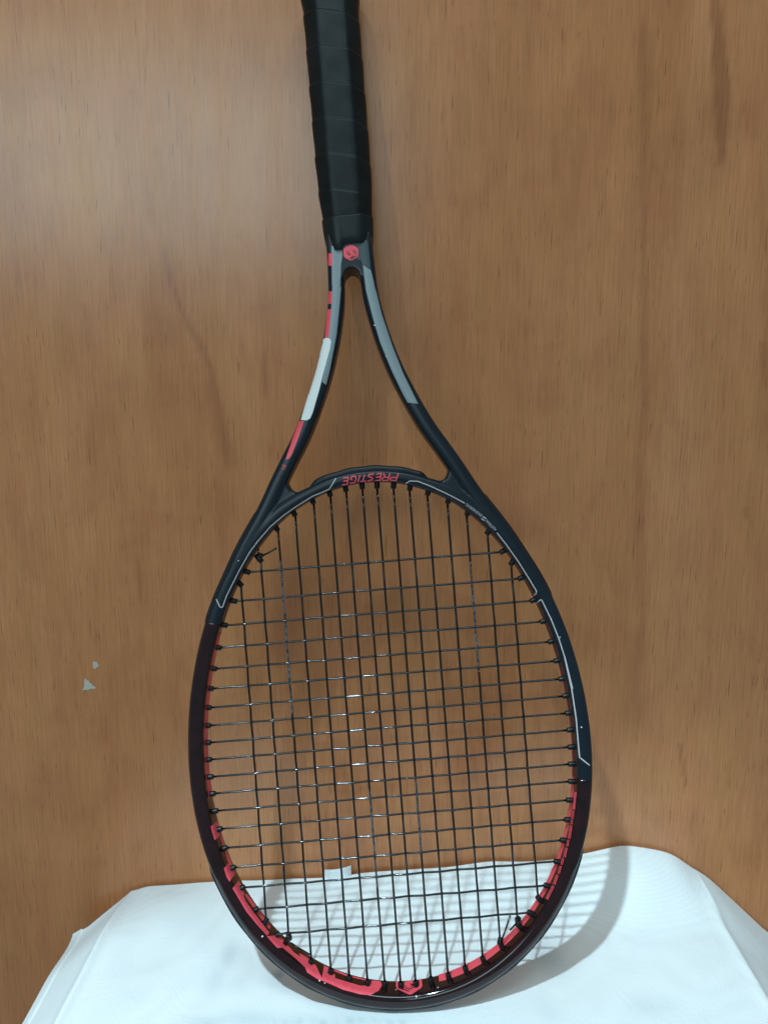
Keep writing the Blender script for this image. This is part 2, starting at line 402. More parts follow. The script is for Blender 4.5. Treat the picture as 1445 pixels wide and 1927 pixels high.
# ------------------------------------------------------------------ the racket
racket = bpy.data.objects.new('tennis_racket', None); col.objects.link(racket)
racket.matrix_world = Matrix(((Uw.x, Vw.x, Ww.x, BASE.x), (Uw.y, Vw.y, Ww.y, BASE.y), (Uw.z, Vw.z, Ww.z, BASE.z), (0, 0, 0, 1)))
racket.empty_display_size = 0.05
tag(racket, 'black and coral strung tennis racket leaning grip up against the wooden panel', 'tennis racket')

# hoop curves (fitted to the string ends)
HA, HB = 0.1670093, 0.1201409
HC = [1.0055, -0.0135, 0.00081, 0.01656, -0.00529, -0.00179]
def tip_curve(n, dist):
    t = np.linspace(0, 2 * np.pi, n, endpoint=False)
    r = sum(HC[j] * np.cos(j * (t - np.pi / 2)) for j in range(6))
    P = np.c_[HB * r * np.cos(t), HA * r * np.sin(t)]
    T = np.roll(P, -1, 0) - np.roll(P, 1, 0); T /= np.linalg.norm(T, axis=1)[:, None]
    Nn = np.c_[T[:, 1], -T[:, 0]]
    return P + dist * Nn, Nn
NH = 900
HW, HD = 0.0050, 0.0100
HPATH, HN = tip_curve(NH, 0.0077)
def rrect(hw, hd, rin, rout, n=5):
    """rounded box in (outward, depth); counter-clockwise, inner corners may have another radius"""
    pts = []
    for cxs, cys, a0, r in ((hw, -hd, -90, rout), (hw, hd, 0, rout), (-hw, hd, 90, rin), (-hw, -hd, 180, rin)):
        ox = cxs - math.copysign(r, cxs); oy = cys - math.copysign(r, cys)
        for k in range(n + 1):
            a = math.radians(a0 + 90 * k / n)
            pts.append((ox + r * math.cos(a), oy + r * math.sin(a)))
        if cys > 0 and a0 == 0 or cys < 0 and a0 == 180:            # gently crowned front and back
            xa = pts[-1][0]; xb = -(hw - (rin if cys > 0 else rout)) * (1 if cys > 0 else -1)
            for k in range(1, 6): pts.append((xa + (xb - xa) * k / 6, cys))
    P = np.array(pts); cr = 0.0011
    P[:, 1] -= np.sign(P[:, 1]) * cr * (P[:, 0] / hw) ** 2 * (np.abs(P[:, 1]) / hd) ** 4
    return P
HSEC = rrect(HW, HD, 0.0030, 0.0034)
def sweep(path, norm, secs, closed=False, caps=True):
    """secs: (M,2) or per-point list"""
    V_, F_ = [], []
    n = len(path)
    for i in range(n):
        s = secs[i] if isinstance(secs, list) else secs
        for a, w in s:
            V_.append(mvec(path[i][0] + norm[i][0] * a, path[i][1] + norm[i][1] * a, w))
    m = len(secs[0]) if isinstance(secs, list) else len(secs)
    for i in range(n if closed else n - 1):
        k = (i + 1) % n
        for j in range(m):
            j2 = (j + 1) % m
            F_.append((i * m + j, i * m + j2, k * m + j2, k * m + j))
    if not closed and caps:
        F_.append(tuple(range(m - 1, -1, -1))); F_.append(tuple((n - 1) * m + j for j in range(m)))
    return V_, F_
def catmull(pts, n):
    P = np.array(pts, float); P = np.vstack([2 * P[0] - P[1], P, 2 * P[-1] - P[-2]])
    out = []
    for i in range(1, len(P) - 2):
        for k in range(n):
            t = k / n
            out.append(0.5 * (2 * P[i] + (P[i + 1] - P[i - 1]) * t + (2 * P[i - 1] - 5 * P[i] + 4 * P[i + 1] - P[i + 2]) * t * t
                              + (3 * P[i] - P[i - 1] - 3 * P[i + 1] + P[i + 2]) * t ** 3))
    out.append(P[-2]); return np.array(out)
def path_normals(p, side):
    T = np.gradient(p, axis=0); T /= np.linalg.norm(T, axis=1)[:, None]
    return np.c_[T[:, 1], -T[:, 0]] * side

# lower, glossy part of the hoop: from the paint border on the left, round the bottom, to the border on the right
def hoop_index(px):
    q = px2uv(px); return int(np.argmin(((HPATH - q) ** 2).sum(1)))
iL, iR = hoop_index((400, 1172)), hoop_index((1092, 1464))
idx_low = [k % NH for k in range(iL - 2, (iR if iR > iL else iR + NH) + 3)]
idx_up = [k % NH for k in range(iR, (iL if iL > iR else iL + NH) + 1)]
v_, f_ = sweep(HPATH[idx_low], HN[idx_low], HSEC)
hoop = mesh_obj('hoop', v_, f_, M_maroon, racket)
hoop['label'] = 'glossy maroon black lower hoop of the frame'

# upper hoop, arms and shaft, melted into one body
pieces = []
secs_up = []
for k in idx_up:
    v = HPATH[k][1]; f = min(1, max(0, (v - 0.155) / 0.012))
    q_ = rrect(HW - 0.0010 * f, HD, 0.0030 - 0.0016 * f, 0.0034 - 0.0012 * f); q_[:, 0] -= 0.0017 * f
    secs_up.append(q_)
pieces.append(sweep(HPATH[idx_up], HN[idx_up], secs_up))
arm_pts = [(10.0, 332), (10.2, 318), (10.6, 306), (11.1, 297), (12.6, 285), (17.0, 265), (22.9, 245.5), (28.8, 230.5), (35.8, 215), (43.0, 201),
           (51.3, 187.5), (59.0, 174.5), (66.2, 161.5), (72.5, 151.0), (79.6, 140.5), (87.2, 128.6)]
def hoop_at_v(v):
    c = [(abs(HPATH[k][1] - v / 1000.0), k) for k in range(NH) if HPATH[k][0] > 0]; return HPATH[min(c)[1]] * 1000
for v in (112, 100, 88, 76): arm_pts.append(tuple(hoop_at_v(v)))
ARM = catmull(np.array(arm_pts) / 1000.0, 10)
ARMN = path_normals(ARM, -1.0)
ASEC = []
for p in ARM:
    f = min(1, max(0, (0.155 - p[1]) / 0.05))
    ASEC.append(rrect(0.0053 - 0.0004 * f, 0.0102 - 0.0003 * f, 0.0032, 0.0038))
if ARMN[20][0] < 0: ARMN = -ARMN
pieces.append(sweep(ARM, ARMN, ASEC))
pieces.append(sweep(ARM * [-1, 1], ARMN * [-1, 1], ASEC))
def prism(outline, w0, w1, inset=0.0015):
    P = np.array(outline) / 1000.0; n = len(P); c = P.mean(0)
    V_ = []
    for w, s in ((-w1, 1), (-w0, 0), (w0, 0), (w1, 1)):
        for q in P:
            d = (c - q); d = d / np.linalg.norm(d)
            q2 = q + d * inset * s
            V_.append(mvec(q2[0], q2[1], w))
    F_ = [tuple(range(n - 1, -1, -1)), tuple(3 * n + k for k in range(n))]
    for l in range(3):
        F_ += [(l * n + k, l * n + (k + 1) % n, (l + 1) * n + (k + 1) % n, (l + 1) * n + k) for k in range(n)]
    return V_, F_
arch = [(-5.6 * math.cos(a), 304.5 + 6.0 * math.sin(a)) for a in np.linspace(0, math.pi, 13)]
yoke = [(-14.5, 334), (-14.5, 318), (-14.2, 304), (-8, 303)] + arch + [(8, 303), (14.2, 304), (14.5, 318), (14.5, 334)]
pieces.append(prism(yoke, 0.0085, 0.0100, 0.001))
for sgn in (-1, 1):                                            # webs that close the two sharp corners of the throat
    tri = [(44.2, 164), (50, 160), (61, 150), (66, 160), (58.5, 173), (53.2, 172.5), (52.0, 169.3), (50.0, 167.2), (47.2, 166.4)]
    tri = [(sgn * a, b) for a, b in tri]
    pieces.append(prism(tri if sgn > 0 else tri[::-1], 0.0065, 0.0082, 0.001))
tv, tf = [], []
for pv, pf in pieces:
    o = len(tv); tv += pv; tf += [tuple(i + o for i in f) for f in pf]
tmp = mesh_obj('throat', tv, tf, M_navy)
bm = bmesh.new(); bm.from_mesh(tmp.data); bmesh.ops.recalc_face_normals(bm, faces=bm.faces); bm.to_mesh(tmp.data); bm.free()
rm = tmp.modifiers.new('remesh', 'REMESH'); rm.mode = 'VOXEL'; rm.voxel_size = 0.00075; rm.adaptivity = 0.0
sm = tmp.modifiers.new('smooth', 'SMOOTH'); sm.factor = 0.5; sm.iterations = 6
dg = bpy.context.evaluated_depsgraph_get(); dg.update()
me2 = bpy.data.meshes.new_from_object(tmp.evaluated_get(dg))
tmp.modifiers.clear(); old = tmp.data; tmp.data = me2; bpy.data.meshes.remove(old)
me2.name = 'throat'
if not me2.materials: me2.materials.append(M_navy)
me2.polygons.foreach_set('use_smooth', np.ones(len(me2.polygons), dtype=bool))
throat = tmp; throat.parent = racket
throat['label'] = 'navy satin upper hoop and open throat of the frame'

# ---- projection of printed marks onto the real frame surface
def bvh(o):
    me = o.data
    return BVHTree.FromPolygons([v.co.copy() for v in me.vertices], [tuple(p.vertices) for p in me.polygons])
TREES = [bvh(hoop), bvh(throat)]
CL = Vector(mvec(*CAML))
def hit(px, off):
    u, v = px2uv(px); q = Vector(mvec(u, v, 0)); d = (q - CL).normalized()
    best = None
    for t in TREES:
        loc, nor, idx, dist = t.ray_cast(CL, d)
        if loc is not None and (best is None or dist < best[2]): best = (loc, nor, dist)
    if best is None: return None
    nor = best[1] if best[1].dot(d) < 0 else -best[1]
    return best[0] + nor * off
def dens(pts, closed, step=2.5):
    out = []
    n = len(pts)
    for i in range(n if closed else n - 1):
        a, b = np.array(pts[i], float), np.array(pts[(i + 1) % n], float)
        k = max(1, int(np.ceil(np.linalg.norm(b - a) / step)))
        for j in range(k): out.append(tuple(a + (b - a) * j / k))
    if not closed: out.append(tuple(map(float, pts[-1])))
    return out
def inside(p, poly):
    x, y = p; c = False; j = len(poly) - 1
    for i in range(len(poly)):
        xi, yi = poly[i]; xj, yj = poly[j]
        if (yi > y) != (yj > y) and x < (xj - xi) * (y - yi) / (yj - yi) + xi: c = not c
        j = i
    return c
class Print:
    def __init__(s): s.v = []; s.f = []
    def add(s, pts2, faces, off):
        o = {}
        for i, p in enumerate(pts2):
            h = hit(p, off)
            if h is not None: o[i] = len(s.v); s.v.append(tuple(h))
        for f in faces:
            if all(i in o for i in f):
                q = [Vector(s.v[o[i]]) for i in f]
                if max((q[k] - q[k - 1]).length for k in range(len(q))) < 0.006: s.f.append(tuple(o[i] for i in f))
    def poly(s, pts, off=0.00014, step=2.5):
        b = dens(pts, True, step); n = len(b)
        xs2 = [p[0] for p in b]; ys2 = [p[1] for p in b]
        allp = [Vector(p) for p in b]
        for y in np.arange(min(ys2) + step / 2, max(ys2), step):
            for x in np.arange(min(xs2) + step / 2, max(xs2), step):
                if inside((x, y), b) and min((x - p[0]) ** 2 + (y - p[1]) ** 2 for p in b) > (step * .5) ** 2: allp.append(Vector((x, y)))
        r = geometry.delaunay_2d_cdt(allp, [(i, (i + 1) % n) for i in range(n)], [], 1, 1e-4)
        s.add([tuple(p) for p in r[0]], [tuple(f) for f in r[2]], off); return s
    def line(s, pts, width, off=0.00016, step=2.0):
        P = np.array(dens(pts, False, step)); T = np.gradient(P, axis=0); T /= np.maximum(np.linalg.norm(T, axis=1), 1e-9)[:, None]
        Nn = np.c_[-T[:, 1], T[:, 0]] * width / 2
        A = [tuple(p) for p in P + Nn] + [tuple(p) for p in P - Nn]; n = len(P)
        s.add(A, [(i, i + 1, n + i + 1, n + i) for i in range(n - 1)], off); return s
    def build(s, name, m, parent, label=None):
        o = mesh_obj(name, s.v, s.f, m, parent)
        bm = bmesh.new(); bm.from_mesh(o.data); bmesh.ops.recalc_face_normals(bm, faces=bm.faces); bm.to_mesh(o.data); bm.free()
        if label: o['label'] = label
        return o
def crop(ox, oy, sc_, pts): return [(ox + x / sc_, oy + y / sc_) for x, y in pts]
c2 = lambda *p: crop(370, 1530, 6.881, p)
c3 = lambda *p: crop(480, 1680, 4.817, p)
c4 = lambda *p: crop(720, 1680, 4.817, p)
c5 = lambda *p: crop(920, 1450, 5.838, p)
c6 = lambda *p: crop(1020, 1480, 8.76, p)
c8 = lambda *p: crop(720, 1800, 12.04, p)
t2 = lambda *p: crop(560, 280, 6.881, p)
t3 = lambda *p: crop(500, 540, 5.07, p)
t4 = lambda *p: crop(680, 540, 5.07, p)
t5 = lambda *p: crop(480, 850, 5.16, p)
t6 = lambda *p: crop(720, 850, 4.516, p)
t7 = lambda *p: crop(350, 1000, 6.424, p)
t8 = lambda *p: crop(900, 950, 5.505, p)
t9 = lambda *p: crop(1045, 1000, 3.6125, p)
tb = lambda *p: crop(600, 857.6, 8.03, p)
td = lambda *p: crop(620, 440, 18.06, p)

# coral inner band all round (on the inner wall of the beam, deep half), as a real strip on the surface
def inner_band(ids, w0f, w1f, name, m, parent, label=None):
    V_, F_ = [], []; K = 7
    for i in ids:
        w0, w1 = w0f(i), w1f(i)
        for k in range(K):
            w = w0 + (w1 - w0) * k / (K - 1)
            ex = max(0, abs(w) - (HD - 0.0030)); a = HW - (0.0030 - math.sqrt(max(0, 0.0030 ** 2 - ex * ex)))
            a = -(a + 0.00012)
            V_.append(mvec(HPATH[i][0] + HN[i][0] * a, HPATH[i][1] + HN[i][1] * a, w))
    for i in range(len(ids) - 1):
        F_ += [(i * K + k, i * K + k + 1, (i + 1) * K + k + 1, (i + 1) * K + k) for k in range(K - 1)]
    o = mesh_obj(name, V_, F_, m, parent)
    if label: o['label'] = label
    return o
iA = hoop_index((398, 1190)); iB = hoop_index((398, 1500))
inner_band([k % NH for k in range(iA, iB + 1)], lambda i: -0.0093, lambda i: 0.0040, 'coral_band', M_pink, hoop, 'coral band on the inner wall of the hoop')
iC = hoop_index((960, 1040)); iD = iR
ids = [k % NH for k in range(iD, (iC if iC > iD else iC + NH) + 1)]
inner_band(ids, lambda i: -0.0096, lambda i: -0.0035, 'coral_band', M_pinkdim, throat, 'dull coral band on the inner wall of the hoop')
iE = hoop_index((826, 1846)); ids = [k % NH for k in range(iE, iR + 1)]
def wr(i):
    f = min(1, (i - iE) / 26.0)
    g = (i - iE) / max(1, (iR - iE)); return (0.0016 - 0.0020 * min(1, g / 0.5)) * f
inner_band(ids, lambda i: -0.0088, wr, 'coral_band', M_pink, hoop, 'wide coral band on the inner wall at the lower right')

# big lettering on the lower left inner wall
L = Print()
L.poly(c2((185, 175), (275, 95), (292, 190), (303, 290), (235, 352), (205, 260)))
L.poly(c2((355, 715), (408, 650), (450, 640), (505, 780), (425, 890), (385, 820)))
L.poly(c2((465, 975), (545, 870), (585, 945), (618, 1055), (605, 1068), (640, 1150), (740, 1290), (850, 1430), (940, 1550), (915, 1590), (850, 1520), (760, 1420), (640, 1270), (540, 1100)))
L.poly(c2((618, 1055), (650, 1045), (760, 1190), (860, 1330), (962, 1470), (940, 1505), (850, 1390), (740, 1240)))
L.poly(c2((300, 292), (322, 272), (368, 440), (345, 450)), step=1.6)
L.poly(c2((365, 500), (390, 490), (452, 640), (410, 652)), step=1.6)
L.poly(c3((105, 395), (205, 385), (275, 440), (290, 470), (350, 540), (412, 582), (395, 548), (460, 575), (490, 600), (500, 640), (545, 650), (605, 772), (625, 660), (665, 680), (670, 735), (722, 740),
          (725, 775), (840, 810), (960, 845), (1040, 835), (1060, 795), (1138, 805), (1150, 840), (1120, 890), (1040, 930), (950, 920), (800, 880), (640, 810), (560, 780), (470, 720), (455, 680), (370, 600), (250, 500), (200, 500)))
L.poly(c3((700, 690), (840, 745), (1000, 785), (1000, 797), (835, 760), (700, 708)), step=1.6)
L.build('lettering', M_pink, hoop, 'large coral letters along the lower left inner wall')
# emblem at the foot of the hoop
E_ = Print()
E_.poly(c8((300, 570), (352, 560), (352, 665), (388, 735), (590, 800), (800, 680), (830, 650), (822, 530), (884, 520), (895, 670), (870, 720), (650, 862), (585, 862), (330, 740), (302, 690)), step=1.6)
E_.poly(c8((490, 575), (690, 545), (690, 615), (600, 622), (665, 658), (600, 708), (490, 650)), step=1.6)
E_.line(c8((470, 672), (595, 728), (740, 655)), 1.9)
E_.line(c8((455, 715), (600, 775), (800, 668)), 1.9)
E_.build('emblem', M_pink, hoop, 'coral chevron emblem at the foot of the hoop')
# small print on the right
T_ = Print()
bars = [((550, 90), (520, 380)), ((512, 400), (495, 540)), ((492, 555), (482, 625)), ((478, 650), (445, 860)), ((432, 880), (415, 985)), ((400, 1015), (365, 1170)),
        ((345, 1190), (320, 1290)), ((308, 1315), (270, 1440)), ((250, 1460), (195, 1620)), ((182, 1640), (75, 1860))]
for n_, (a, b) in enumerate(bars):
    a, b = np.array(a, float), np.array(b, float); Ld = np.linalg.norm(b - a); d = (b - a) / Ld; nn = np.array([-d[1], d[0]])
    wdt = 17 if n_ in (0, 3, 5, 8, 9) else 14
    for sgn in (-1, 1): T_.line(c6(tuple(a + nn * wdt * sgn), tuple(b + nn * wdt * sgn)), 0.9, step=1.5)
    s_ = 4.0
    while s_ < Ld - 3:
        q = a + d * s_; T_.line(c6(tuple(q - nn * wdt), tuple(q + nn * wdt)), 1.1, step=1.5); s_ += rng.uniform(14, 22)
    if n_ == 0: T_.line(c6(tuple(a), tuple(b)), 3.2, step=1.5)
T_.build('lettering', M_pink, hoop, 'row of tiny coral print on the lower right of the hoop')
# silver pinstripes
PIN = [Print() for _ in range(5)]
P_ = PIN[0]
P_.line(t5((785, 258), (755, 310), (720, 362)) + t5((640, 398), (560, 430), (400, 530), (280, 615), (150, 725), (60, 830), (0, 900))
        + t7((890, 90), (770, 250), (640, 480), (560, 640), (490, 780), (448, 900)), 1.9)
P_.line(t7((448, 900), (440, 915), (426, 920), (410, 908), (370, 820)), 1.9)
P_ = PIN[1]
P_.line(t6((165, 278), (195, 270), (232, 248), (300, 252), (400, 290), (520, 345), (620, 395), (697, 438)), 1.9)
P_ = PIN[2]
P_.line(t6((970, 688), (1050, 790), (1150, 930), (1250, 1090), (1306, 1185), (1303, 1205), (1285, 1222)), 1.9)
P_ = PIN[3]
P_.line(t8((600, 1020), (640, 984), (655, 985), (750, 1180), (830, 1380), (900, 1600), (975, 1905)), 1.9)
P_.line(t9((61, 850), (110, 1070), (140, 1270), (163, 1535)), 2.5)
P_.line(t9((163, 1535), (230, 1590)), 2.2)
for P_, w_ in zip(PIN, ('left shoulder', 'bridge', 'right shoulder', 'right side')): P_.build('pinstripe', M_line, throat, 'thin silver pinstripe on the ' + w_ + ' of the hoop')
# curved name on the bridge, upside down
W_ = Print()
for seg in ([(365, 340), (445, 325), (430, 430), (345, 440)], [(370, 386), (432, 376)],
            [(470, 412), (535, 405), (565, 350), (550, 308), (495, 314), (480, 360), (510, 360)],
            [(624, 293), (588, 395)], [(692, 288), (660, 385)], [(622, 390), (714, 378)],
            [(832, 272), (757, 284), (745, 312), (812, 335), (803, 366), (735, 378)],
            [(870, 276), (945, 266), (925, 370), (843, 373)], [(865, 326), (935, 318)],
            [(1075, 268), (1038, 373), (965, 370), (955, 348), (978, 326), (1055, 325)], [(1000, 325), (978, 265)],
            [(1200, 268), (1165, 374), (1082, 366), (1072, 346), (1098, 328), (1182, 330)]):
    W_.line(tb(*seg), 2.2, step=1.0)
W_.build('lettering', M_pink, throat, 'coral slanted name printed on the bridge')
def text_print(body, start, end, height, m, parent, label):
    fc = bpy.data.curves.new('text', 'FONT'); fc.body = body; fc.size = 1.0
    to = bpy.data.objects.new('text', fc); col.objects.link(to)
    d_ = bpy.context.evaluated_depsgraph_get(); d_.update()
    me = bpy.data.meshes.new_from_object(to.evaluated_get(d_))
    bpy.data.objects.remove(to); bpy.data.curves.remove(fc)
    P = np.array([v.co[:2] for v in me.vertices]); F = [tuple(p.vertices) for p in me.polygons]
    bpy.data.meshes.remove(me)
    P -= P.min(0); P /= P.max(0)
    s, e = np.array(start, float), np.array(end, float); d = e - s; dn = d / np.linalg.norm(d); up = np.array([dn[1], -dn[0]])
    q = [tuple(s + d * p[0] + up * height * p[1]) for p in P]
    pr = Print(); pr.add(q, F, 0.00016); return pr.build('lettering', m, parent, label)
tl = lambda x, y: (860 + x / 14.45, 920 + y / 14.45)
text_print('AUSTRIAN', tl(1078, 1100), tl(815, 828), 5.2, M_line, throat, 'tiny silver word on the right shoulder')
text_print('ENGINEERING', tl(690, 705), tl(262, 385), 5.2, M_line, throat, 'tiny silver word above the other on the right shoulder')
Q_ = Print()
Q_.line([tl(655, 800), tl(745, 862)], 2.0); Q_.line([tl(700, 752), tl(785, 815)], 2.0)
Q_.build('bars_mark', M_line, throat, 'two small silver bars between the words')
# panels on the arms
G_ = Print()
G_.poly(t2((438, 1258), (470, 1258), (580, 1322), (578, 1400), (562, 1500), (553, 1790)) + t3((718, 0), (702, 200), (676, 450), (655, 560), (610, 800), (576, 935), (538, 905), (600, 610), (602, 480), (620, 280), (637, 0)) + t2((446, 1750), (445, 1500)), 0.00012)
G_.build('grey_panel', M_grey, throat, 'steel grey panel on the left arm')
G_ = Print()
G_.poly(t2((845, 1505), (948, 1570), (984, 1720), (1012, 1880)) + t4((130, 0), (190, 250), (290, 550), (400, 830), (540, 1115), (440, 1102), (400, 1030), (290, 800), (180, 530), (112, 300), (45, 30)) + t2((868, 1680),), 0.00012)
G_.build('grey_panel', M_grey, throat, 'steel grey panel on the right arm')
G_ = Print()
G_.poly(t2((500, 1258), (560, 1205), (880, 1185), (905, 1190), (948, 1560), (845, 1500), (815, 1430), (790, 1440), (590, 1320)), 0.00010)
G_.build('teal_panel', M_teal, throat, 'dark teal panel round the badge')
for pg in (t2((398, 1355), (450, 1355), (450, 1515), (398, 1515)), t3((600, 0), (638, 0), (638, 1), (600, 1)), t3((605, 42), (634, 42), (630, 160), (598, 163)),
           t3((592, 215), (627, 210), (612, 380), (600, 488), (565, 488)), t3((322, 1280), (366, 1277), (315, 1430), (256, 1588), (228, 1635), (190, 1650), (250, 1470))):
    if pg[0][1] == pg[1][1] and abs(pg[2][1] - pg[1][1]) < 1: continue
    R_ = Print(); R_.poly(pg, step=1.5); R_.build('coral_stripe', M_pink, throat)
R_ = Print()
R_.line(t3((160, 1700), (190, 1700), (192, 1718), (165, 1716), (162, 1738), (188, 1738)), 1.0, step=1)
R_.build('small_mark', M_pink, throat, 'tiny coral mark at the foot of the left arm')
K_ = Print()
K_.poly(t3((540, 1140), (573, 1122), (560, 1200), (512, 1295), (503, 1232)), 0.0002, 1.5)
K_.build('rust_mark', M_orange, throat, 'rust coloured mark on the inner side of the left arm')
S_ = Print()
S_.poly(t3((552, 500), (575, 487), (598, 488), (618, 500), (625, 522), (612, 600), (562, 780), (512, 980), (450, 1195), (425, 1255), (393, 1273), (338, 1270), (425, 980), (495, 740), (550, 530)), 0.00030, 0.8)
S_.build('label_sticker', M_sticker, throat, 'blank white sticker on the left arm')
B_ = Print()
B_.line(t4((722, 1662), (745, 1652), (797, 1722), (798, 1733), (778, 1744)), 1.8, 0.0002, 1.2)
B_.line(t4((740, 1672), (775, 1724)), 2.2, 0.0002, 1.2)
B_.build('silver_mark', M_line, throat, 'small silver bracket mark inside the right arm')
# hexagonal badge
def hexa(cx, cy, r, a0=30, rnd=0.22):
    out = []
    for k in range(6):
        p = np.array([cx + r * math.cos(math.radians(a0 + 60 * k)), cy + r * math.sin(math.radians(a0 + 60 * k))])
        a = np.array([cx + r * math.cos(math.radians(a0 + 60 * (k - 1))), cy + r * math.sin(math.radians(a0 + 60 * (k - 1)))])
        b = np.array([cx + r * math.cos(math.radians(a0 + 60 * (k + 1))), cy + r * math.sin(math.radians(a0 + 60 * (k + 1)))])
        out += [tuple(p + (a - p) * rnd), tuple(p + ((a - p) + (b - p)) * rnd * 0.28), tuple(p + (b - p) * rnd)]
    return out
H_ = Print(); H_.poly(hexa(660.3, 475.8, 16.0), 0.0005, 1.5)
badge = H_.build('badge', M_pink, throat, 'coral hexagon badge at the top of the throat')
D_ = Print()
D_.poly(td((655, 850), (800, 735), (845, 770), (920, 770), (770, 880)), 0.0006, 1.2)
for r_, off in ((8.6, 0), (6.6, 0), (4.6, 0)):
    arc = [td((735, 650))[0]]
    cx_, cy_ = arc[0]
    pts = [(cx_ - r_ * 0.9, cy_ - r_ * 0.45), (cx_ - r_ * 0.9, cy_ + r_ * 0.30), (cx_ - r_ * 0.1, cy_ + r_ * 0.62)]
    D_.line(pts, 0.9, 0.0006, 1.0)
    pts = [(cx_ + r_ * 0.55, cy_ - r_ * 0.75), (cx_ + r_ * 1.1, cy_ - r_ * 0.35), (cx_ + r_ * 1.1, cy_ + r_ * 0.55)]
    D_.line(pts, 0.8, 0.0006, 1.0)
D_.build('badge_mark', M_darkred, throat, 'dark red folded mark on the badge')
# chips in the paint
for x, y, r in ((1093.5, 1368, 1.6), (1053, 1199, 1.4), (1037, 1165, 1.3), (449, 1055, 1.3), (601.5, 1845, 2.0), (611, 1850, 1.4), (745, 1863, 1.4), (783, 1875, 2.0), (705, 612, 1.6), (494, 1762, 1.8), (824, 1859, 1.3), (727, 671, 1.2)):
    a0 = rng.uniform(0, 6); C_ = Print()
    C_.poly([(x + r * rng.uniform(.6, 1.2) * math.cos(a0 + k * 1.25), y + r * rng.uniform(.6, 1.2) * math.sin(a0 + k * 1.25)) for k in range(5)], 0.0003, 1.5)
    if C_.f: C_.build('paint_nick', M_chipw, hoop if y > 1470 else throat)

# bumper guard round the foot of the hoop
iS, iF = hoop_index((392, 1600)), hoop_index((1100, 1565))
ids = [k % NH for k in range(iS, iF + 1)]
bs = []
for n_, k in enumerate(ids):
    e = min(n_, len(ids) - 1 - n_); f = min(1.0, e / 14.0); f = f * f * (3 - 2 * f)
    th = 0.0003 + 0.0013 * f; wd = 0.0040 + 0.0030 * f + 0.0003 * math.sin(n_ * 0.21)
    bs.append(np.array([(HW - 0.0012, -wd), (HW + th * 0.7, -wd), (HW + th, -wd + 0.0014), (HW + th, wd - 0.0014), (HW + th * 0.7, wd), (HW - 0.0012, wd)]))
v_, f_ = sweep(HPATH[ids], HN[ids], bs)
mesh_obj('bumper_guard', v_, f_, M_bumper, racket)
# grommet strip over the bridge
iX, iY = hoop_index((812, 905)), hoop_index((572, 915))
ids = [k % NH for k in range(iX, iY + 1)]
bs = []
for n_, k in enumerate(ids):
    e = min(n_, len(ids) - 1 - n_); f = min(1.0, e / 10.0); f = f * f * (3 - 2 * f)
    th = 0.0004 + 0.0038 * f + 0.0002 * math.sin(n_ * 0.35)
    o_ = HW - 0.0040
    bs.append(np.array([(o_ - .001, -0.0062), (o_ + th * .8, -0.0062), (o_ + th, -0.0046), (o_ + th, 0.0046), (o_ + th * .8, 0.0062), (o_ - .001, 0.0062)]))
v_, f_ = sweep(HPATH[ids], HN[ids], bs)
mesh_obj('bridge_guard', v_, f_, M_black, racket)
# thin side guards where the arms meet the hoop
sel = [i for i in range(len(ARM)) if 0.080 < ARM[i][1] < 0.1555]
for sx in (-1, 1):
    bs = []
    for n_, k in enumerate(sel):
        e = min(n_, len(sel) - 1 - n_); f = min(1.0, e / 4.0); th = 0.0002 + 0.0010 * f
        o_ = 0.0046
        bs.append(np.array([(o_ - .001, -0.0058), (o_ + th, -0.0058), (o_ + th + .0002, -0.004), (o_ + th + .0002, 0.004), (o_ + th, 0.0058), (o_ - .001, 0.0058)]))
    v_, f_ = sweep(ARM[sel] * [sx, 1], ARMN[sel] * [sx, 1], bs)
    mesh_obj('side_guard', v_, f_, M_black, racket)

# ------------------------------------------------------------------ grommets and strings
mt = [(454, 1101), (491, 1055), (523.6, 999), (556, 971), (590.5, 948), (622, 934), (651.5, 925), (682, 920), (709.7, 919), (740.3, 919), (770.5, 923), (804, 932), (841.8, 947), (877.7, 970), (917, 1003), (961.4, 1061)]
mb = [(501.5, 1732), (543.7, 1762), (586, 1807.7), (622.8, 1826), (657.5, 1839), (691.7, 1847), (724, 1850), (754, 1851.5), (782, 1849), (810.7, 1842), (843, 1834.7), (875, 1821), (908, 1803.5), (941, 1775.5), (974, 1737), (1012, 1689)]
cl = [(468.4, 1077), (443.5, 1131.6), (425.5, 1176.8), (413.9, 1219), (405.3, 1258.6), (399, 1296), (395, 1331.8), (394, 1365.5), (394.5, 1397.5), (395.6, 1429.4), (399, 1461.8), (403, 1493.4), (408, 1525.7), (416, 1559.8), (425.5, 1595.5), (440.5, 1632.5), (458, 1670), (483.4, 1711), (524, 1758)]
cr = [(943, 1039), (977, 1089), (1000, 1130.7), (1019, 1170), (1033.5, 1208), (1044.4, 1244), (1053.5, 1278), (1061, 1310), (1066, 1342.4), (1069, 1374), (1071, 1406), (1072, 1438), (1072, 1470.6), (1068, 1505.7), (1064.7, 1542.5), (1056.5, 1581), (1045, 1621), (1026, 1666), (995, 1717)]
MT, MB, CLx, CRx = [np.array([px2uv(p) for p in q]) for q in (mt, mb, cl, cr)]
INN, INNN = tip_curve(NH, 0.0027)                              # inner wall of the hoop
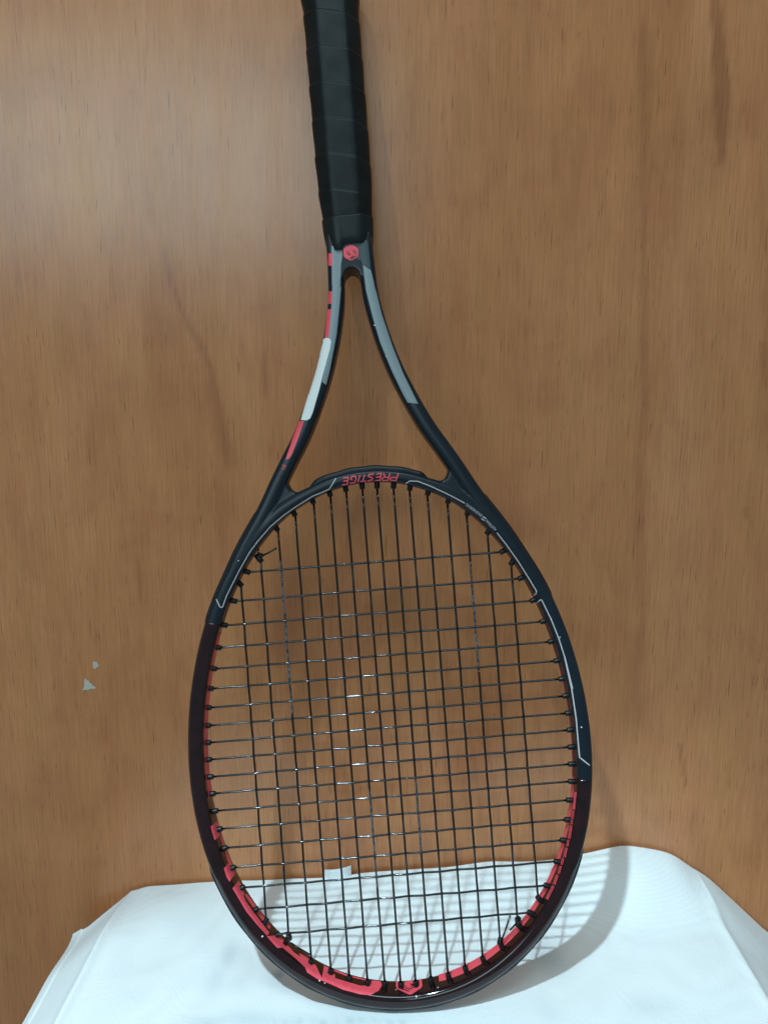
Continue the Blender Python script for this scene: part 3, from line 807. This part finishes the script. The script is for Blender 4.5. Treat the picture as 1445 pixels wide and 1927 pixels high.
def tube(path, rad, sides, caps=True):
    P = [Vector(p) for p in path]; n = len(P); V_, F_ = [], []
    up = Vector((0, 0, 1))
    for i in range(n):
        T = (P[min(i + 1, n - 1)] - P[max(i - 1, 0)]).normalized()
        a = T.cross(up)
        if a.length < 0.05: a = T.cross(Vector((1, 0, 0)))
        a.normalize(); b = a.cross(T).normalized()
        r = rad[i] if isinstance(rad, (list, tuple)) else rad
        for k in range(sides):
            t = 2 * math.pi * k / sides
            V_.append(tuple(P[i] + (a * math.cos(t) + b * math.sin(t)) * r))
    for i in range(n - 1):
        F_ += [(i * sides + k, i * sides + (k + 1) % sides, (i + 1) * sides + (k + 1) % sides, (i + 1) * sides + k) for k in range(sides)]
    if caps: F_ += [tuple(range(sides - 1, -1, -1)), tuple((n - 1) * sides + k for k in range(sides))]
    return V_, F_
# one barrel mesh shared by every grommet: axis +X from inside the wall to the tip
gp = [(-0.0030, 0.0018), (0.0, 0.0019), (0.0031, 0.00178), (0.0035, 0.00160), (0.00355, 0.0010)]
gv, gf = tube([(x, 0, 0) for x, _ in gp], [r for _, r in gp], 12)
gme = bpy.data.meshes.new('grommet'); gme.from_pydata(gv, [], gf); gme.materials.append(M_black)
gme.polygons.foreach_set('use_smooth', np.ones(len(gme.polygons), dtype=bool))
GROUP = None
def grommet(tip, sdir, back=0.0024):
    k = int(np.argmin(((INN - tip) ** 2).sum(1))); n_in = -INNN[k]
    d = n_in + 0.55 * sdir; d /= np.linalg.norm(d)
    o = bpy.data.objects.new('grommet', gme)
    base = tip - d * back + np.array([0, 0])
    ang = math.atan2(d[1], d[0])
    o.location = mvec(base[0], base[1], 0); o.rotation_euler = (0, 0, ang)
    link(o, racket)
# crossings
def seg_param(i):
    a, b = MT[i], MB[i]; return a, b
def cross_pt(i, j):
    a, b = MT[i], MB[i]; c, d = CLx[j], CRx[j]
    r, s = b - a, d - c; den = r[0] * s[1] - r[1] * s[0]
    t = ((c - a)[0] * s[1] - (c - a)[1] * s[0]) / den; u = ((c - a)[0] * r[1] - (c - a)[1] * r[0]) / den
    return t, u
AMPM, AMPC, RAD = 0.00082, 0.00044, 0.00073
lift = lambda base: base
KNOT_END = {('b', 1): 0.004, ('b', 14): 0.004, ('t', 1): 0.0}
for i in range(16):
    a, b = MT[i], MB[i]; d = (b - a) / np.linalg.norm(b - a)
    grommet(a, d, 0.0033 if 2 <= i <= 13 else 0.0022); grommet(b, -d)
    knots = [(0.0, 0.0)]
    for j in range(19):
        t, u = cross_pt(i, j)
        if 0.004 < t < 0.996 and -0.01 < u < 1.01:
            over = ((i + 1) + (j + 1)) % 2 == 0                 # cross lies over the main
            knots.append((t, -AMPM if over else AMPM))
    knots.append((1.0, 0.0)); knots.sort()
    tt = np.array([k[0] for k in knots]); ww = np.array([k[1] for k in knots])
    path, worn = [], []
    for k in range(len(tt) - 1):
        for q in range(4):
            s = q / 4; t = tt[k] + (tt[k + 1] - tt[k]) * s
            w = ww[k] + (ww[k + 1] - ww[k]) * (0.75 * s + 0.25 * s * s * (3 - 2 * s)); p = a + (b - a) * t
            path.append(mvec(p[0], p[1], w))
    path.append(mvec(b[0], b[1], 0))
    v_, f_ = tube(path, RAD, 8)
    wr_ = {2: (0.05, 0.42), 13: (0.10, 0.36), 6: (0.60, 0.80), 9: (0.58, 0.74)}.get(i)
    fm = None
    if wr_:
        fm = []
        for k in range(len(path) - 1):
            yl = np.linalg.norm(np.array(path[k][:2]) - np.array(path[0][:2])) / np.linalg.norm(b - a)
            fm += [1 if wr_[0] < yl < wr_[1] else 0] * 8
        fm += [0, 0]
    mesh_obj('main_string', v_, f_, M_string, racket, mats=[M_string, M_worn], fm=fm)
for j in range(19):
    a, b = CLx[j], CRx[j]; d = (b - a) / np.linalg.norm(b - a)
    grommet(a, d); grommet(b, -d)
    knots = [(0.0, 0.0)]
    for i in range(16):
        t, u = cross_pt(i, j)
        if 0.006 < u < 0.994 and -0.01 < t < 1.01:
            over = ((i + 1) + (j + 1)) % 2 == 0
            knots.append((u, AMPC if over else -AMPC))
    knots.append((1.0, 0.0)); knots.sort()
    tt = np.array([k[0] for k in knots]); ww = np.array([k[1] for k in knots])
    path = []
    wob = rng.uniform(-1, 1, 3) * 0.00025
    for k in range(len(tt) - 1):
        for q in range(6):
            s = q / 6; t = tt[k] + (tt[k + 1] - tt[k]) * s
            w = ww[k] + (ww[k + 1] - ww[k]) * (0.75 * s + 0.25 * s * s * (3 - 2 * s)); p = a + (b - a) * t
            dv = math.sin(math.pi * t) * (wob[0] + wob[1] * math.sin(7 * t + wob[2] * 9000))
            path.append(mvec(p[0] - d[1] * dv, p[1] + d[0] * dv, w))
    path.append(mvec(b[0], b[1], 0))
    v_, f_ = tube(path, RAD, 8)
    mesh_obj('cross_string', v_, f_, M_string, racket)
# knots: small wound coils on the string beside the grommet, with loose tails
def P3(px, w=0.0):
    u, v = px2uv(px); return mvec(u, v, w)
def knot(px_a, px_b, tails, loop=None):
    A, B = Vector(P3(px_a)), Vector(P3(px_b)); d = (B - A); T = d.normalized()
    n1 = T.cross(Vector((0, 0, 1))).normalized(); n2 = Vector((0, 0, 1))
    path = []
    for k in range(49):
        t = k / 48; an = t * 2 * math.pi * 3.2
        path.append(A + d * t + (n1 * math.cos(an) + n2 * math.sin(an)) * 0.00135)
    v_, f_ = tube(path, 0.00062, 8)
    for tl_ in tails:
        a2, b2 = tube([P3(p, w) for p, w in tl_], 0.00062, 8)
        o = len(v_); v_ += a2; f_ += [tuple(i + o for i in f) for f in b2]
    if loop:
        cx_, cy_, r = loop
        pts = [P3((cx_ + r * math.cos(t), cy_ + r * 1.25 * math.sin(t)), 0.0008 + 0.0006 * math.sin(t)) for t in np.linspace(0, 2 * math.pi, 17)]
        a2, b2 = tube(pts, 0.00062, 8); o = len(v_); v_ += a2; f_ += [tuple(i + o for i in f) for f in b2]
    mesh_obj('string_knot', v_, f_, M_string, racket)
knot((490, 1040), (489, 1056), [[((494, 1046), 0.0012), ((508, 1039), 0.0025), ((522, 1031), 0.003)], [((487, 1037), 0), ((484, 1028), -0.001)]])
knot((543, 1754), (545, 1772), [[((548, 1774), 0.0004), ((566, 1785), 0.0008), ((583, 1796), 0.0002)]], (544.5, 1763, 4.0))
knot((973, 1728), (975, 1742), [[((970, 1737), 0.001), ((964, 1741), 0.0022), ((957.5, 1746), 0.003)]], (974, 1730, 4.6))
knot((942, 1765), (940, 1776), [[((944, 1766), 0.0008), ((951, 1745), 0.0014), ((959, 1722), 0.0012)]])

# ------------------------------------------------------------------ handle
def octo(hw, hd, cu, cw, n=3):
    pts = [(hw, -hd + cw), (hw, hd - cw), (hw - cu, hd), (-hw + cu, hd), (-hw, hd - cw), (-hw, -hd + cw), (-hw + cu, -hd), (hw - cu, -hd)]
    out = []
    for k in range(8):
        p = np.array(pts[k]); a = np.array(pts[k - 1]); b = np.array(pts[(k + 1) % 8]); r = 0.18
        out.append(p + (a - p) * r)
        out.append(p + ((a - p) + (b - p)) * r * 0.25)
        out.append(p + (b - p) * r)
    # resample to even perimeter
    P = np.array(out); P2 = np.vstack([P, P[:1]]); L_ = np.r_[0, np.cumsum(np.linalg.norm(np.diff(P2, axis=0), axis=1))]
    s = np.linspace(0, L_[-1], 96, endpoint=False)
    return np.c_[np.interp(s, L_, P2[:, 0]), np.interp(s, L_, P2[:, 1])]
vprof = [(0.3255, 14.6, 12.0), (0.330, 15.3, 12.6), (0.337, 15.9, 13.2), (0.3425, 16.5, 13.8), (0.348, 17.2, 14.5), (0.356, 17.7, 15.0), (0.366, 18.1, 15.4), (0.384, 18.45, 15.7), (0.425, 18.55, 15.8), (0.485, 18.6, 15.9), (0.492, 19.6, 16.6), (0.500, 20.2, 17.0), (0.504, 19.2, 16.2), (0.5055, 15, 12)]
pv = np.array([q[0] for q in vprof])
vs = np.arange(0.3430, 0.5056, 0.0005)
gpath, gsecs = [], []
PITCHG = 0.0235
for v in vs:
    hw = np.interp(v, pv, [q[1] for q in vprof]) / 1000; hd = np.interp(v, pv, [q[2] for q in vprof]) / 1000
    s = octo(hw - 0.0005, hd - 0.0005, hw * 0.46, hd * 0.52)
    ang = np.arctan2(s[:, 1], s[:, 0])
    ph = ((v - 0.3600) / PITCHG - (ang - np.pi / 2) / (2 * np.pi) * 0.9) % 1.0
    ph = 1.0 - ph
    # overlap step of the wound tape: quick rise, long decline
    rise = np.clip(ph / 0.08, 0, 1); rise = rise * rise * (3 - 2 * rise); h = rise * (1 - 0.9 * ph)
    fade = np.clip((v - 0.352) / 0.008, 0, 1)
    lump = 0.00007 * np.sin(ang * 3 + v * 260) + 0.00004 * np.sin(ang * 5 - v * 410)
    h = h * 0.00056 * fade + lump
    r = np.linalg.norm(s, axis=1); s = s * (1 + h / r)[:, None]
    gpath.append((0, v)); gsecs.append(s)
v_, f_ = [], []
m = 96
for (u0, v), s in zip(gpath, gsecs):
    for a, w in s: v_.append(mvec(a, v, w))
for i in range(len(gpath) - 1):
    for j in range(m): f_.append((i * m + j, i * m + (j + 1) % m, (i + 1) * m + (j + 1) % m, (i + 1) * m + j))
f_ += [tuple(range(m - 1, -1, -1)), tuple((len(gpath) - 1) * m + j for j in range(m))]
grip = mesh_obj('grip', v_, f_, M_grip, racket)
grip['label'] = 'black overgrip wound round the handle'
# finishing tape / collar at the lower end, with an uneven lower lip and a loose tab
v_, f_ = [], []
rows = 14
for k in range(rows + 1):
    t = k / rows
    for j in range(m):
        v = 0.3262 + (0.3440 - 0.3262) * t
        hw = np.interp(v, pv, [q[1] for q in vprof]) / 1000; hd = np.interp(v, pv, [q[2] for q in vprof]) / 1000
        s = octo(hw, hd, hw * 0.46, hd * 0.52)[j]
        an = math.atan2(s[1], s[0])
        lip = 0.0006 * math.sin(an * 2 + 0.7) + 0.0004 * math.sin(an * 5)
        vv_ = v + lip * (1 - t)
        if s[1] > hd * 0.8 and s[0] < -0.0045: vv_ -= 0.0030 * (1 - t)
        bul = 0.0005 * math.sin(math.pi * min(1, t * 1.02)) + (0.0004 if t > 0.1 else 0)
        r = math.hypot(*s); sx_, sy_ = s[0] * (1 + bul / r), s[1] * (1 + bul / r)
        v_.append(mvec(sx_, vv_, sy_))
for i in range(rows):
    for j in range(m): f_.append((i * m + j, i * m + (j + 1) % m, (i + 1) * m + (j + 1) % m, (i + 1) * m + j))
f_ += [tuple(range(m - 1, -1, -1)), tuple(rows * m + j for j in range(m))]
mesh_obj('grip_collar', v_, f_, M_tape, racket)['label'] = 'black tape collar closing the lower end of the grip'
